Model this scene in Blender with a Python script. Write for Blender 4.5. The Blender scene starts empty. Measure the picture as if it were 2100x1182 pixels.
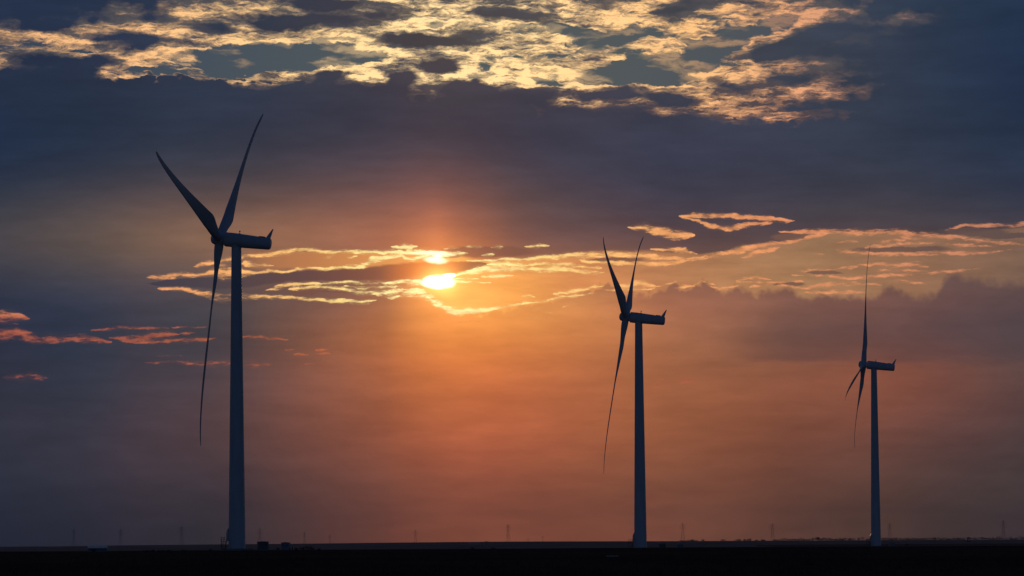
import bpy, bmesh, math, random
import numpy as np
from mathutils import Vector, Matrix

random.seed(7)
R = math.radians
C = bpy.context.scene.collection
sc = bpy.context.scene

# ------------------------------------------------------------------ camera
FPX = 6200.0            # focal length in photo pixels (photo is 2100 px wide)
TILT = R(2.7)
ROLL = 0.0062
HORIZ = 1112.0          # photo row of the horizon at the middle column
EYE = 1.95
PRIN = HORIZ - FPX * math.tan(TILT)
FW = Vector((0, math.cos(TILT), math.sin(TILT)))
_up = Vector((0, -math.sin(TILT), math.cos(TILT)))
_rt = Vector((1, 0, 0))
UP = math.cos(ROLL) * _up + math.sin(ROLL) * _rt
RT = math.cos(ROLL) * _rt - math.sin(ROLL) * _up
cam_d = bpy.data.cameras.new('camera')
cam = bpy.data.objects.new('camera', cam_d)
C.objects.link(cam)
cam_d.sensor_width = 36.0
cam_d.lens = FPX * 36.0 / 2100.0
cam_d.shift_y = (PRIN - 591.0) / 2100.0
cam_d.clip_start = 1.0
cam_d.clip_end = 60000.0
m = Matrix.Identity(4)
for i in range(3):
    m[i][0] = RT[i]; m[i][1] = UP[i]; m[i][2] = -FW[i]
m[2][3] = EYE
cam.matrix_world = m
sc.camera = cam


def direction(px, py):
    d = FW + RT * ((px - 1050) / FPX) + UP * ((PRIN - py) / FPX)
    return d


def at(px, py, dist):
    """point at depth y = dist seen along photo pixel px, py"""
    d = direction(px, py)
    return Vector((0, 0, EYE)) + d * (dist / d.y)


SUN_DIR = direction(898, 574).normalized()
SUN_EL = math.asin(SUN_DIR.z)
SUN_AZ = math.atan2(SUN_DIR.x, SUN_DIR.y)

sc.view_settings.view_transform = 'Standard'
sc.view_settings.look = 'None'
sc.view_settings.exposure = 0.0
sc.view_settings.gamma = 1.0
sc.view_settings.use_curve_mapping = False

# ------------------------------------------------------------------ sun lamp (veiled by the cloud deck)
sl = bpy.data.lights.new('sun', 'SUN')
sl.energy = 0.11
sl.angle = R(0.5)
sl.color = (1.0, 0.55, 0.25)
so = bpy.data.objects.new('sun', sl)
so.rotation_euler = SUN_DIR.to_track_quat('Z', 'Y').to_euler()
so.location = (0, 0, 300)
C.objects.link(so)

# ------------------------------------------------------------------ node expression helper
def s2l(v):
    v = v / 255.0
    return v / 12.92 if v <= 0.04045 else ((v + 0.055) / 1.055) ** 2.4


def lin(c):
    return tuple(s2l(v) for v in c)


class G:
    def __init__(self, nt):
        self.nt = nt

    def new(self, t):
        return self.nt.nodes.new(t)

    def put(self, sock, v):
        if isinstance(v, bpy.types.NodeSocket):
            self.nt.links.new(v, sock)
        elif v is not None:
            if sock.type == 'RGBA' and len(v) == 3:
                v = tuple(v) + (1.0,)
            sock.default_value = v

    def m(self, op, a, b=None, c=None, clamp=False):
        n = self.new('ShaderNodeMath'); n.operation = op; n.use_clamp = clamp
        self.put(n.inputs[0], a); self.put(n.inputs[1], b); self.put(n.inputs[2], c)
        return n.outputs[0]

    def add(self, a, b): return self.m('ADD', a, b)
    def sub(self, a, b): return self.m('SUBTRACT', a, b)
    def mul(self, a, b): return self.m('MULTIPLY', a, b)
    def mad(self, a, b, c): return self.m('MULTIPLY_ADD', a, b, c)
    def mx(self, a, b): return self.m('MAXIMUM', a, b)
    def gauss(self, t2): return self.m('POWER', 0.3678794, t2)

    # (Math nodes only: Map Range and Mapping nodes use up the shader stack)
    def lr(self, v, lo, hi, a=0.0, b=1.0):
        t = self.m('MULTIPLY_ADD', v, 1.0 / (hi - lo), -lo / (hi - lo), clamp=True)
        return t if (a, b) == (0.0, 1.0) else self.mad(t, float(b - a), float(a))

    def ss(self, v, lo, hi, a=0.0, b=1.0):
        if isinstance(lo, bpy.types.NodeSocket) or isinstance(hi, bpy.types.NodeSocket):
            t = self.m('DIVIDE', self.sub(v, lo), self.sub(hi, lo), clamp=True)
        else:
            t = self.m('MULTIPLY_ADD', v, 1.0 / (hi - lo), -lo / (hi - lo), clamp=True)
        t = self.mul(self.mul(t, t), self.mad(t, -2.0, 3.0))
        return t if (a, b) == (0.0, 1.0) else self.mad(t, float(b - a), float(a))

    def vm(self, op, a, b=None, c=None, scale=None):
        n = self.new('ShaderNodeVectorMath'); n.operation = op
        self.put(n.inputs[0], a); self.put(n.inputs[1], b)
        if c is not None: self.put(n.inputs[2], c)
        if scale is not None: self.put(n.inputs['Scale'], scale)
        return n.outputs['Value'] if op in ('DOT_PRODUCT', 'LENGTH', 'DISTANCE') else n.outputs['Vector']

    def xyz(self, x, y, z=0.0):
        n = self.new('ShaderNodeCombineXYZ')
        for i, v in enumerate((x, y, z)): self.put(n.inputs[i], v)
        return n.outputs[0]

    def sep(self, v):
        n = self.new('ShaderNodeSeparateXYZ'); self.put(n.inputs[0], v); return n.outputs

    def noise(self, v, scale, detail, rough=0.5, lac=2.0, dist=0.0, dim='2D', w=None):
        n = self.new('ShaderNodeTexNoise'); n.noise_dimensions = dim
        self.put(n.inputs['Vector'], v)
        n.inputs['Scale'].default_value = scale
        n.inputs['Detail'].default_value = detail
        n.inputs['Roughness'].default_value = rough
        n.inputs['Lacunarity'].default_value = lac
        n.inputs['Distortion'].default_value = dist
        return n.outputs

    def ramp(self, f, stops, mode='B_SPLINE', srgb=True):
        n = self.new('ShaderNodeValToRGB'); self.put(n.inputs[0], f)
        r = n.color_ramp; r.interpolation = mode
        while len(r.elements) < len(stops): r.elements.new(0.5)
        for e, (p, c) in zip(r.elements, stops): e.position = p
        for e, (p, c) in zip(r.elements, stops): e.color = (*(lin(c) if srgb else c), 1)
        return n.outputs[0]

    def curve(self, f, pts):
        n = self.new('ShaderNodeFloatCurve'); self.put(n.inputs['Value'], f)
        cu = n.mapping.curves[0]
        while len(cu.points) < len(pts): cu.points.new(0.5, 0.5)
        for p, (x, y) in zip(cu.points, pts):
            p.location = (x, y); p.handle_type = 'VECTOR'
        n.mapping.update()
        return n.outputs[0]

    def mix(self, f, a, b, blend='MIX', clamp=True):
        n = self.new('ShaderNodeMix'); n.data_type = 'RGBA'; n.blend_type = blend
        n.clamp_factor = clamp; n.clamp_result = False
        self.put(n.inputs[0], f); self.put(n.inputs[6], a); self.put(n.inputs[7], b)
        return n.outputs[2]

    def cs(self, c, k):                      # colour times number
        return self.mix(k, (0.0, 0.0, 0.0), c, clamp=False)

    def ca(self, a, b):                      # colour plus colour
        return self.mix(1.0, a, b, 'ADD')

    def wob(self, v, s, detail, rough):      # two independent noises round zero, as a vector
        a = self.noise(self.vm('MULTIPLY', v, s), 1.0, detail, rough)[0]
        b = self.noise(self.vm('MULTIPLY_ADD', v, s, (31.7, 17.3, 0)), 1.0, detail, rough)[0]
        return self.xyz(self.sub(a, 0.5), self.sub(b, 0.5))


# ------------------------------------------------------------------ world: dusk sky with its cloud layers, laid out by azimuth and elevation
world = bpy.data.worlds.new("World")
sc.world = world
world.use_nodes = True
wt = world.node_tree
wt.nodes.clear()
g = G(wt)
tc = g.new('ShaderNodeTexCoord').outputs['Generated']
dx, dy, dz = g.sep(tc)
az = g.m('ARCTAN2', dx, dy)
el = g.m('ARCSINE', dz)
# affine chart (azimuth, elevation) -> chart units U (0..2100), V (0..1182)
_A, _bu, _bv = [], [], []
for px in range(0, 2101, 150):
    for py in range(0, 1111, 75):
        d = direction(px, py).normalized()
        a_, e_ = math.atan2(d.x, d.y), math.asin(d.z)
        _A.append((1, a_, e_)); _bu.append(px); _bv.append(py)
cu_ = np.linalg.lstsq(np.array(_A), np.array(_bu, float), rcond=None)[0]
cv_ = np.linalg.lstsq(np.array(_A), np.array(_bv, float), rcond=None)[0]
U = g.mad(az, float(cu_[1]), g.mad(el, float(cu_[2]), float(cu_[0])))
V = g.mad(az, float(cv_[1]), g.mad(el, float(cv_[2]), float(cv_[0])))
P = g.xyz(U, V)

# noise fields shared by all layers
w1 = g.wob(P, (1 / 190, 1 / 75, 0), 3.0, 0.55)
w2 = g.wob(P, (1 / 42, 1 / 20, 0), 5.0, 0.62)
PW = g.vm('MULTIPLY_ADD', w1, (50, 16, 0), g.vm('MULTIPLY_ADD', w2, (30, 16, 0), P))   # strong warp: upper clouds
PS = g.vm('MULTIPLY_ADD', w2, (16, 9, 0), P)                                            # light warp: streaks
UW, VW, _ = g.sep(PW)
PM = g.vm('MULTIPLY_ADD', w1, (40, 14, 0), g.vm('MULTIPLY_ADD', w2, (34, 18, 0), P))
UM, VM, _ = g.sep(PM)
US, VS, _ = g.sep(PS)
un = g.mul(U, 1 / 2100.0)
uwn = g.mul(UW, 1 / 2100.0)
usn = g.mul(US, 1 / 2100.0)

def ell(cx, cy, rx, ry, ang=0.0, src=None):
    """distance in radii from the centre of a slightly tilted ellipse"""
    u, v = src or (US, VS)
    a = g.mad(u, 1 / rx, -cx / rx)
    k = math.tan(R(ang))
    b = g.mad(v, 1 / ry, -(cy - k * cx) / ry)
    if ang: b = g.mad(u, -k / ry, b)
    return g.m('SQRT', g.mad(a, a, g.mul(b, b)))
def voro(v, scale):
    n = g.new('ShaderNodeTexVoronoi'); n.voronoi_dimensions = '2D'; n.feature = 'F1'
    n.inputs['Scale'].default_value = scale
    n.inputs['Detail'].default_value = 1.0; n.inputs['Roughness'].default_value = .5
    g.put(n.inputs['Vector'], v)
    return n.outputs['Distance']
# --- broad colours of the veil and cloud decks
XS = [0, 260, 525, 790, 900, 1050, 1310, 1575, 1840, 2100]
GRID = {
 0:   [(36,50,74),(42,54,76),(52,58,75),(68,66,75),(76,72,76),(78,75,78),(75,75,80),(64,68,80),(50,62,80),(38,54,77)],
 100: [(42,53,76),(48,56,77),(55,60,72),(72,66,70),(78,70,70),(78,70,72),(72,70,75),(64,68,79),(52,61,79),(34,49,74)],
 200: [(38,49,70),(44,54,72),(48,55,73),(60,58,72),(66,61,72),(66,62,74),(62,62,76),(60,64,78),(49,59,76),(36,49,73)],
 300: [(32,46,70),(43,53,72),(56,58,73),(66,62,74),(72,64,74),(66,62,76),(60,62,80),(58,62,80),(51,59,76),(40,52,73)],
 400: [(46,55,72),(70,66,74),(86,74,76),(106,78,78),(122,84,80),(88,72,76),(68,64,78),(64,62,76),(60,62,76),(48,56,76)],
 450: [(66,66,72),(106,84,78),(136,97,82),(148,96,79),(160,98,78),(118,84,76),(86,70,75),(76,68,75),(74,66,72),(60,60,72)],
 500: [(82,74,76),(125,100,84),(165,116,85),(176,110,80),(190,113,76),(122,82,75),(102,75,74),(92,72,72),(84,70,72),(78,66,70)],
 560: [(62,64,76),(85,75,78),(108,84,80),(135,88,78),(225,125,70),(190,120,80),(150,105,82),(125,92,80),(115,88,80),(100,80,76)],
 620: [(42,50,70),(62,62,76),(98,80,78),(160,105,76),(250,160,85),(252,168,88),(195,124,86),(148,98,80),(124,85,78),(98,75,76)],
 680: [(44,50,68),(60,60,72),(100,78,74),(185,112,68),(238,145,72),(230,140,72),(182,115,75),(135,92,74),(112,80,74),(82,70,74)],
 740: [(46,50,66),(62,60,72),(104,76,73),(180,104,68),(220,122,66),(213,120,68),(176,107,70),(142,89,66),(140,84,66),(95,72,69)],
 820: [(52,53,68),(66,60,70),(108,75,71),(163,94,65),(194,108,66),(194,106,67),(169,100,66),(148,88,63),(134,80,64),(98,70,67)],
 900: [(54,55,70),(74,62,71),(108,74,69),(154,86,63),(179,95,64),(182,97,64),(164,95,63),(134,80,60),(108,70,62),(80,62,63)],
 1000:[(45,50,65),(62,56,66),(81,61,63),(130,79,65),(150,85,65),(156,88,66),(142,86,64),(118,74,58),(91,65,57),(72,60,59)],
 1100:[(30,39,57),(47,45,57),(70,55,56),(120,70,56),(144,81,58),(150,85,61),(142,83,60),(113,72,55),(86,63,53),(73,58,58)],
}
ys = sorted(GRID)
def grid_row(y):
    y = min(max(y, ys[0]), ys[-1])
    for a, b in zip(ys, ys[1:]):
        if y <= b:
            t = (y - a) / (b - a)
            return [tuple(p + (q - p) * t for p, q in zip(c, d)) for c, d in zip(GRID[a], GRID[b])]
H = 62.0
Vc = g.m('MINIMUM', g.m('MAXIMUM', V, -20.0), 1130.0)
base = None
rows = int(1178 / H) + 3
k = 0
wsum = None
for i in range(-1, rows):
    y = i * H
    t = g.mad(Vc, 1 / (H * 0.62) / 1.41421 * 1.0, -y / (H * 0.62) / 1.41421)
    w = g.gauss(g.mul(t, t))
    r = g.ramp(un, [(x / 2100.0, c) for x, c in zip(XS, grid_row(y))], 'CARDINAL')
    t2 = g.cs(r, w)
    base = t2 if base is None else g.ca(base, t2)
base = g.cs(base, 1 / (0.62 * math.sqrt(2 * math.pi)))
# uneven thickness of the veil
nb = g.noise(g.vm('MULTIPLY', PS, (1 / 330, 1 / 105, 0)), 1.0, 7.0, 0.55)[0]
nb2 = g.noise(g.vm('MULTIPLY', PS, (1 / 150, 1 / 26, 0)), 1.0, 6.0, 0.6)[0]
base = g.cs(base, g.mul(g.lr(nb, 0.25, 0.75, 0.88, 1.12), g.lr(nb2, .25, .75, .92, 1.08)))
# darker veil low on the right with a ragged lower edge
vl = g.mad(g.sub(nb2, .5), 34.0, g.mad(g.sub(nb, .5), 40.0, V))
veil = g.mul(g.mul(g.ss(U, 1430, 1640), g.ss(vl, 758, 726)), g.ss(V, 596, 690))
base = g.mix(g.mul(veil, .34), base, lin((70, 62, 70)))

# --- upper broken clouds: thickness field, 0 open sky .. 9 full deck
TX = list(range(0, 2101, 50))
TG = {
 0:   "9999998876" "7" "7788643455" "6" "6466547666" "5678889999" "999",
 20:  "9999966444" "4" "7586574468" "8" "7555577434" "4455888999" "999",
 40:  "9998867767" "6" "9988744244" "4" "4431555335" "1464966899" "999",
 60:  "6676554567" "5" "6544457444" "4" "3144124411" "2458899999" "999",
 80:  "4456666544" "4" "4444578886" "4" "5431453415" "5788999999" "999",
 100: "3343444543" "0" "1211134454" "4" "4444344108" "8899999999" "999",
 120: "4566644320" "0" "0011343864" "4" "5554311056" "7889999999" "999",
 140: "5889852110" "1" "3367466842" "3" "4442110245" "6568999999" "999",
 160: "9999632222" "2" "7676485485" "5" "1310335455" "6678899999" "999",
 180: "9999999999" "9" "9999886599" "8" "9667855555" "5568899999" "999",
 200: "9999999999" "9" "9999998799" "9" "7466689655" "5557999999" "999",
 220: "9999999999" "9" "9999999999" "9" "8899967556" "6668999999" "999",
 240: "9999999999" "9" "9999999999" "9" "9999999766" "5667999999" "999",
 260: "9999999999" "9" "9999999999" "9" "9999999999" "8999999999" "999",
}
VT = g.m('MINIMUM', g.m('MAXIMUM', VW, 0.0), 300.0)
T = None
for i in range(-1, 17):
    y = i * 20
    key = min(max(y, 0), 260)
    s = (TG[key] + "9" * 43)[:43]
    if y > 260: s = "9" * 43
    pts = [(x / 2100.0, int(ch) / 9.0) for x, ch in zip(TX, s)]
    cv = g.curve(uwn, pts)
    t = g.mad(VT, 1 / (20 * 0.55) / 1.41421, -y / (20 * 0.55) / 1.41421)
    w = g.gauss(g.mul(t, t))
    v = g.mul(cv, w)
    T = v if T is None else g.add(T, v)
T = g.mul(T, 9.0 / (0.55 * math.sqrt(2 * math.pi)))
LUMPS = [  # x, y, rx, ry, tilt, strength: below 0 opens the sky, above 0 thickens the cloud
 (520,122,105,28,0,-6), (650,118,110,26,0,-6), (455,138,60,12,0,-5), (1310,150,115,24,8,-6), (1400,122,80,22,0,-6),
 (1480,92,60,22,0,-5), (1235,166,70,10,0,-4), (1620,42,26,15,0,-5), (1190,62,70,12,8,-4), (1245,78,60,12,0,-4), (890,48,38,8,0,-4),
 (1125,165,42,7,15,-4), (310,145,55,6,0,-4), (165,111,45,4,0,-3), (1530,130,40,8,0,-4),
 (610,40,95,15,-3,5), (680,8,110,12,0,4), (870,80,115,15,4,6), (1045,25,90,13,5,5), (230,82,130,10,2,4), (110,62,60,15,0,5),
 (420,56,90,12,3,3.5), (680,147,38,13,0,6), (900,137,44,16,3,6), (825,157,36,17,0,6), (965,182,62,20,0,6), (1085,192,50,18,0,6),
 (1240,192,95,10,0,5), (1380,202,55,13,5,5), (1620,92,75,17,-10,5), (1700,62,80,22,-15,5), (1580,115,50,10,0,4), (1645,165,52,13,0,4),
 (100,130,75,13,0,5), (205,127,36,12,0,5), (1380,20,60,7,-5,4), (770,30,60,8,0,2.5), (1500,4,70,6,0,2.5), (1640,222,60,5,0,3),
 (1350,95,70,8,0,-2), (950,155,40,12,0,-3), (1120,120,80,22,0,-1.5), (1430,60,60,14,0,-1.5), (240,150,30,12,0,-3)]
for e in LUMPS:
    v = g.ss(ell(*e[:5], src=(UM, VM)), 1.35, .25, 0.0, float(e[5]) * (.85 if e[5] < 0 else .68))
    T = g.add(T, v)
PN = g.vm('MULTIPLY', PW, (1 / 115, 1 / 30, 0))
nf = g.noise(PN, 1.0, 9.0, 0.62, dist=0.15)[0]
nd = g.noise(g.vm('MULTIPLY_ADD', PW, (1 / 120, 1 / 40, 0), (7.3, 2.1, 0)), 1.0, 6.0, 0.45)
ndf = g.mad(g.noise(g.vm('MULTIPLY', PS, (1 / 40, 1 / 22, 0)), 1.0, 6.0, 0.58)[0], .3, g.mul(nd[0], .7))
nco = g.noise(g.vm('MULTIPLY_ADD', PW, (1 / 170, 1 / 38, 0), (1.2, 5.5, 0)), 1.0, 3.0, 0.5)[0]
ntx = g.noise(g.vm('MULTIPLY_ADD', PW, (1 / 42, 1 / 12, 0), (3.7, 9.1, 0)), 1.0, 6.0, 0.6)[0]
ntx2 = g.noise(g.vm('MULTIPLY_ADD', PW, (1 / 42, 1 / 12, 0), (3.72, 9.32, 0)), 1.0, 6.0, 0.6)[0]
relief = g.sub(ntx, ntx2)
Ta = g.mad(g.sub(nf, 0.5), 14.0, T)
Td = g.mad(g.sub(ndf, 0.5), g.ss(T, 9.4, 7.4, 1.5, 18.0), T)
DL = [(0,142),(60,150),(110,140),(160,150),(205,166),(240,154),(330,153),(420,158),(520,168),(600,160),(700,172),(800,182),(880,192),(905,203),(930,186),(1000,176),(1050,180),(1090,206),(1110,220),(1150,213),(1250,224),(1300,216),(1340,236),(1420,240),(1500,244),(1560,248),(1620,245),(1700,242),(1760,225),(1800,190),(1900,150),(2100,140)]
dl = g.mul(g.curve(usn, [(x / 2100, y / 1182) for x, y in DL]), 1182.0)
bump = voro(g.vm('MULTIPLY_ADD', w2, (20, 12, 0), g.vm('MULTIPLY', P, (.6, 1, 0))), 1 / 20.0)
edge = g.ss(g.add(g.mad(g.sub(nf, .5), -42.0, g.mul(g.sub(0.45, bump), 24.0)), g.sub(VS, dl)), -8, 7, 0.0, 9.0)
Td = g.mx(Td, edge)
gapw = g.mul(g.mul(g.ss(Ta, 1.7, 3.6, 1.0, 0.0), g.ss(edge, 5, 1)), g.lr(nco, .5, .62, 1.0, .7))
deckw = g.ss(Td, g.lr(nco, .4, .6, 4.6, 6.0), 8.8)
glit = g.curve(g.mul(Td, 1 / 9.0), [(0, .9), (.3, 1.12), (.46, 1.05), (.56, .8), (.66, .62), (.8, .5), (1, .5)])
tex = g.mul(g.mul(g.lr(nco, .34, .62, .42, 1.12), g.lr(ntx, .3, .68, .55, 1.3)), g.m('MAXIMUM', g.mad(relief, 2.0, 1.0), 0.6))
tex = g.mul(tex, g.ss(Ta, 7.5, 3.0, .5, 1.15))
cen = g.mul(g.sub(U, 980.0), 1 / 260.0)
tex = g.mul(tex, g.mad(g.gauss(g.mul(cen, cen)), .28, .97))
glit = g.mul(glit, g.mad(tex, g.ss(Td, 8.0, 5.5, .35, 1.0), g.ss(Td, 8.0, 5.5, .5, 0.0)))
bright = g.ramp(un, [(0, (225,172,122)), (.12, (232,178,126)), (.25, (248,200,140)), (.36, (252,212,152)), (.42, (255,216,156)),
                     (.52, (254,212,150)), (.6, (248,198,138)), (.68, (238,184,126)), (.78, (215,155,115)), (.9, (150,115,110))], 'LINEAR')
lowwarm = g.mix(g.ss(V, 150, 260, 0, .55), bright, lin((240, 165, 118)))
bright = g.mix(g.lr(glit, .26, 1.1, 0.0, 1.3), g.mix(g.ss(V, 90, 230), lin((88, 84, 86)), lin((84, 72, 76))), lowwarm, clamp=False)
gapc = g.ramp(un, [(0, (56,68,86)), (.2, (72,82,92)), (.4, (84,92,94)), (.6, (84,90,92)), (.8, (76,82,90)), (1, (40,60,85))], 'LINEAR')
up = g.mix(gapw, bright, gapc)
upm = g.mul(g.ss(V, 262, 300, 1.0, 0.0), g.ss(U, 1800, 1990, 1.0, 0.0))
dw = g.sub(1.0, g.mul(g.sub(1.0, deckw), upm))
col = g.mix(dw, up, base)

# --- open strip of sky below the deck and the heaped cloud top beneath it
E1 = [(0,535),(870,535),(905,512),(960,524),(1000,531),(1100,526),(1200,514),(1300,511),(1400,514),(1440,519),(1480,516),(1530,500),(1600,496),(1650,480),(1700,474),(1750,473),(1850,477),(1930,484),(1975,480),(2100,470)]
E2 = [(0,441),(880,441),(885,600),(900,620),(930,636),(980,638),(1030,628),(1100,618),(1150,606),(1200,595),(1228,581),(1250,575),(1262,588),(1330,600),(1355,586),(1385,573),(1392,586),(1420,584),(1445,573),(1465,584),(1482,593),(1510,585),(1530,591),(1550,598),(1575,593),(1610,583),(1640,600),(1665,606),(1682,597),(1720,605),(1800,603),(1815,585),(1832,584),(1850,597),(1890,608),(1925,600),(1930,583),(1942,562),(1955,558),(1970,565),(2010,575),(2050,580),(2100,582)]
e1 = g.mul(g.curve(usn, [(x / 2100, y / 1182) for x, y in E1]), 1182.0)
e2 = g.mul(g.curve(un, [(x / 2100, y / 1182) for x, y in E2]), 1182.0)
nbil = voro(g.vm('MULTIPLY_ADD', w2, (14, 10, 0), P), 1 / 21.0)
vb = g.mad(g.sub(nbil, 0.45), g.lr(U, 1300, 2000, -16.0, -11.0), V)
gm = g.mul(g.ss(g.sub(VS, e1), -4, 5), g.ss(g.sub(e2, vb), g.lr(U, 1100, 2000, -5, -18), g.lr(U, 1100, 2000, 4, 11)))
gm = g.mul(gm, g.ss(U, 884, 930))
gcol = g.ramp(un, [(.42, (255,190,100)), (.50, (255,172,88)), (.56, (232,150,88)), (.64, (200,134,88)), (.72, (186,132,90)), (.8, (172,128,90)), (.88, (158,115,85)), (1, (126,98,82))], 'LINEAR')
gcol = g.mix(g.ss(V, 600, 470, 0, .45), gcol, lin((140, 106, 84)))
gcol = g.cs(gcol, g.mad(g.sub(nb2, .5), .55, 1.0))
col = g.mix(g.mul(gm, .95), col, gcol)
# left strip between two cloud edges
ls = g.mul(g.mul(g.ss(U, 470, 560), g.ss(U, 905, 840)), g.mul(g.ss(VS, 512, 517), g.ss(VS, 556, 545)))
lc = g.ramp(un, [(.2, (150,105,80)), (.3, (190,125,80)), (.42, (235,160,90))], 'LINEAR')
col = g.mix(ls, col, lc)
# dark tongue of cloud left of the sun and the dark patch right of it
TNG = [(0, 568, 0), (300, 582, 0), (340, 580, 9), (430, 580, 14), (500, 577, 15), (560, 568, 13), (620, 563, 12), (700, 562, 13), (760, 558, 15), (800, 555, 19), (860, 548, 16), (930, 545, 14), (975, 540, 9), (1010, 537, 0), (2100, 537, 0)]
tcn = g.mul(g.curve(usn, [(x / 2100, y / 1182) for x, y, w in TNG]), 1182.0)
twd = g.mul(g.curve(usn, [(x / 2100, w / 40) for x, y, w in TNG]), 40.0)
tng = g.sub(1.0, g.m('DIVIDE', g.m('ABSOLUTE', g.sub(VS, tcn)), g.mx(twd, 0.1)))
tm = g.ss(tng, -.05, .35)
tcol = g.ramp(un, [(.14, (66,62,76)), (.22, (82,70,74)), (.3, (100,72,70)), (.37, (122,78,66)), (.41, (205,105,58)), (.43, (215,112,60)), (.46, (140,88,68))], 'LINEAR')
col = g.mix(g.mul(tm, .95), col, tcol)
dk = None
for e in [(1000, 512, 100, 12, 0), (920, 521, 26, 4, 0), (1850, 513, 105, 6, 0), (1262, 530, 60, 5, 0), (1625, 484, 42, 8, -3), (2000, 479, 70, 9, 2), (2060, 488, 60, 6, 0), (1690, 558, 40, 4, 2), (1620, 582, 34, 4, 0), (680, 594, 55, 4, 3), (620, 598, 28, 5, 0)]:
    v = g.ss(ell(*e), 1.15, .75)
    dk = v if dk is None else g.mx(dk, v)
dcol = g.ramp(un, [(.25, (118,80,70)), (.45, (125,82,72)), (.6, (120,85,72)), (.8, (118,88,76)), (1, (92,76,76))], 'LINEAR')
col = g.mix(g.mul(dk, .85), col, dcol)

# --- sunlit streaks and cloud edges; strokes are packed into lanes of (height, half width, strength) curves
S = []
def st(pts, w, a=1.0, taper=True): S.append((pts, w, a))
st([(398,547),(412,541),(435,537),(473,530),(517,523),(549,518),(571,515.5),(625,511),(679,514),(733,513),(780,514.5),(822,513),(874,514.5),(906,518),(946,516.6),(956,517)], [1.5,5,4,3,3,5,5,3,3.2,3.5,4,4.5,6,5,4,1])
st([(806,504),(828,503),(850,502)], [2,6,2])
st([(910,506),(926,505),(942,505)], [1,3.5,1], .8)
st([(960,502.5),(983,502.5)], [2.5,2.5], .8)
st([(1012,502),(1026,502)], [2.5,2.5], .7)
st([(1082,501),(1103,500),(1124,499)], [1.5,3.5,1.5])
st([(990,520),(1008,519)], [2.5,2.5], .7)
st([(298,571),(305,569.6),(330,567),(368,564),(414,563),(433,558),(454,556),(480,556),(498,560),(535,557.5),(549,553.4),(571,554.7),(595,554.7),(609,548),(619,550.7),(630,545),(665,549),(700,546),(722,548),(747,541),(760,528),(776,527.7),(801,522),(820,521),(832,529),(847,530),(858,524),(880,521)],
   [1,2.5,4.5,4.5,3,5,12,10,5,3,3,2.6,2.6,2.6,2.4,2.6,2.4,2.4,2.6,5,7,5,3.5,3,3.5,3.5,3,2])
st([(497,538.5),(517,541),(555,544)], [5,4,2])
st([(664,526),(674,523),(683,521)], [1.5,3.5,1.5], .55)
st([(712,527),(728,523)], [2,2], .6)
st([(710,542),(726,541)], [2,2.4], .6)
st([(325,592),(360,592.6),(387,594),(414,603.5),(435,606),(454,611),(473,607.5),(517,607.5),(571,607.5),(611,609),(665,614),(720,616.5),(756,615.7),(770,613)], [1.5,3,3,4,6,6.5,6,4,3,2.5,3,3,4,1], .95)
st([(545,595),(571,586),(606,580.5),(638,579),(679,579),(720,576.4),(760,576.4),(800,578),(822,576.4),(868,575)], [1.5,4,3,2.6,2.6,2.6,2.6,3,3,5])
st([(590,592),(598,590),(646,587),(706,591),(733,598),(774,595),(800,606),(820,604)], [1,3,3,3.5,4,4,4,1], .9)
st([(706,584),(740,588),(780,587),(811,584),(860,580)], [1.5,4,4,4,4], .9)
st([(766,600),(780,597),(822,596),(853,596),(874,604),(893,616),(910,629),(927,636),(969,637),(990,634),(1011,629),(1038,624.6),(1070,619.4),(1107,617),(1126,612),(1153,605.8),(1189,602.6),(1220,598)],
   [2,6,7,7,8,8,7,6,5,3.2,2.6,2.6,2.6,2.4,2.6,3,2.5,1])
st([(1136,601),(1143,599.5),(1168,594),(1199,592),(1214,585.5),(1234,583),(1240,582)], [1,3.5,3.5,3,3.5,3.5,1])
st([(1262,583),(1271,582),(1295,585),(1307,577),(1324,579.5),(1345,585)], [1,3,5,7,6,1.5], .85)
st([(1240,592),(1290,591),(1336,590)], [1.5,3,1.5], .8)
st([(960,531),(1011,530),(1074,528),(1116,524),(1158,521),(1220,518),(1283,517.6),(1319,521),(1355,525),(1390,527),(1426,527),(1474,522),(1509,514),(1533,508),(1557,502),(1605,497),(1640,491.4),(1676,483),(1700,477)],
   [1.5,3,3,4,4.5,4.5,4,4,3.5,3.5,4,4.5,5,5,4,3,3,3,1])
st([(930,562),(948,556.5),(969,551),(990,548),(1032,549),(1074,547),(1116,548),(1158,549),(1189,553),(1224,556),(1240,556)], [1,2.5,5,5.5,5,6,6,5,4.5,3,1])
st([(1190,530),(1200,532),(1236,536.7),(1295,536.7),(1343,539),(1390,536.7),(1410,531)], [1,3,3.4,3.4,3.4,3.6,1.5])
st([(1000,538),(1011,537),(1060,539),(1116,538.6),(1170,541),(1230,546)], [1,3,3.4,4,4,2], .85)
st([(1338,509),(1379,509),(1402,511),(1430,517.6)], [1.5,4.5,4.5,2])
st([(1526,527),(1540,522),(1557,515),(1580,511),(1602,507)], [1.5,4,5.5,4.5,1.5], .7)
st([(988,565),(1021,562.7),(1052,561.7)], [1.5,3,1.5])
st([(935,569),(960,567),(982,568)], [1.5,2.2,1], .8)
st([(935,574),(970,575),(1006,577.4)], [2,2,1], .8)
st([(1072,605),(1086,602.6),(1098,605)], [1,3.5,1], .9)
st([(1093,633),(1105,631),(1120,637),(1136,640)], [2,4,3.5,1.5], .45)
st([(1158,626),(1170,618),(1180,621),(1200,613)], [2,4.5,3,1.5], .42)
st([(1074,652),(1105,650),(1136,648.8)], [1,1.8,1], .7)
st([(925,660),(955,658),(992,655)], [1,2.2,1], .5)
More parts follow.
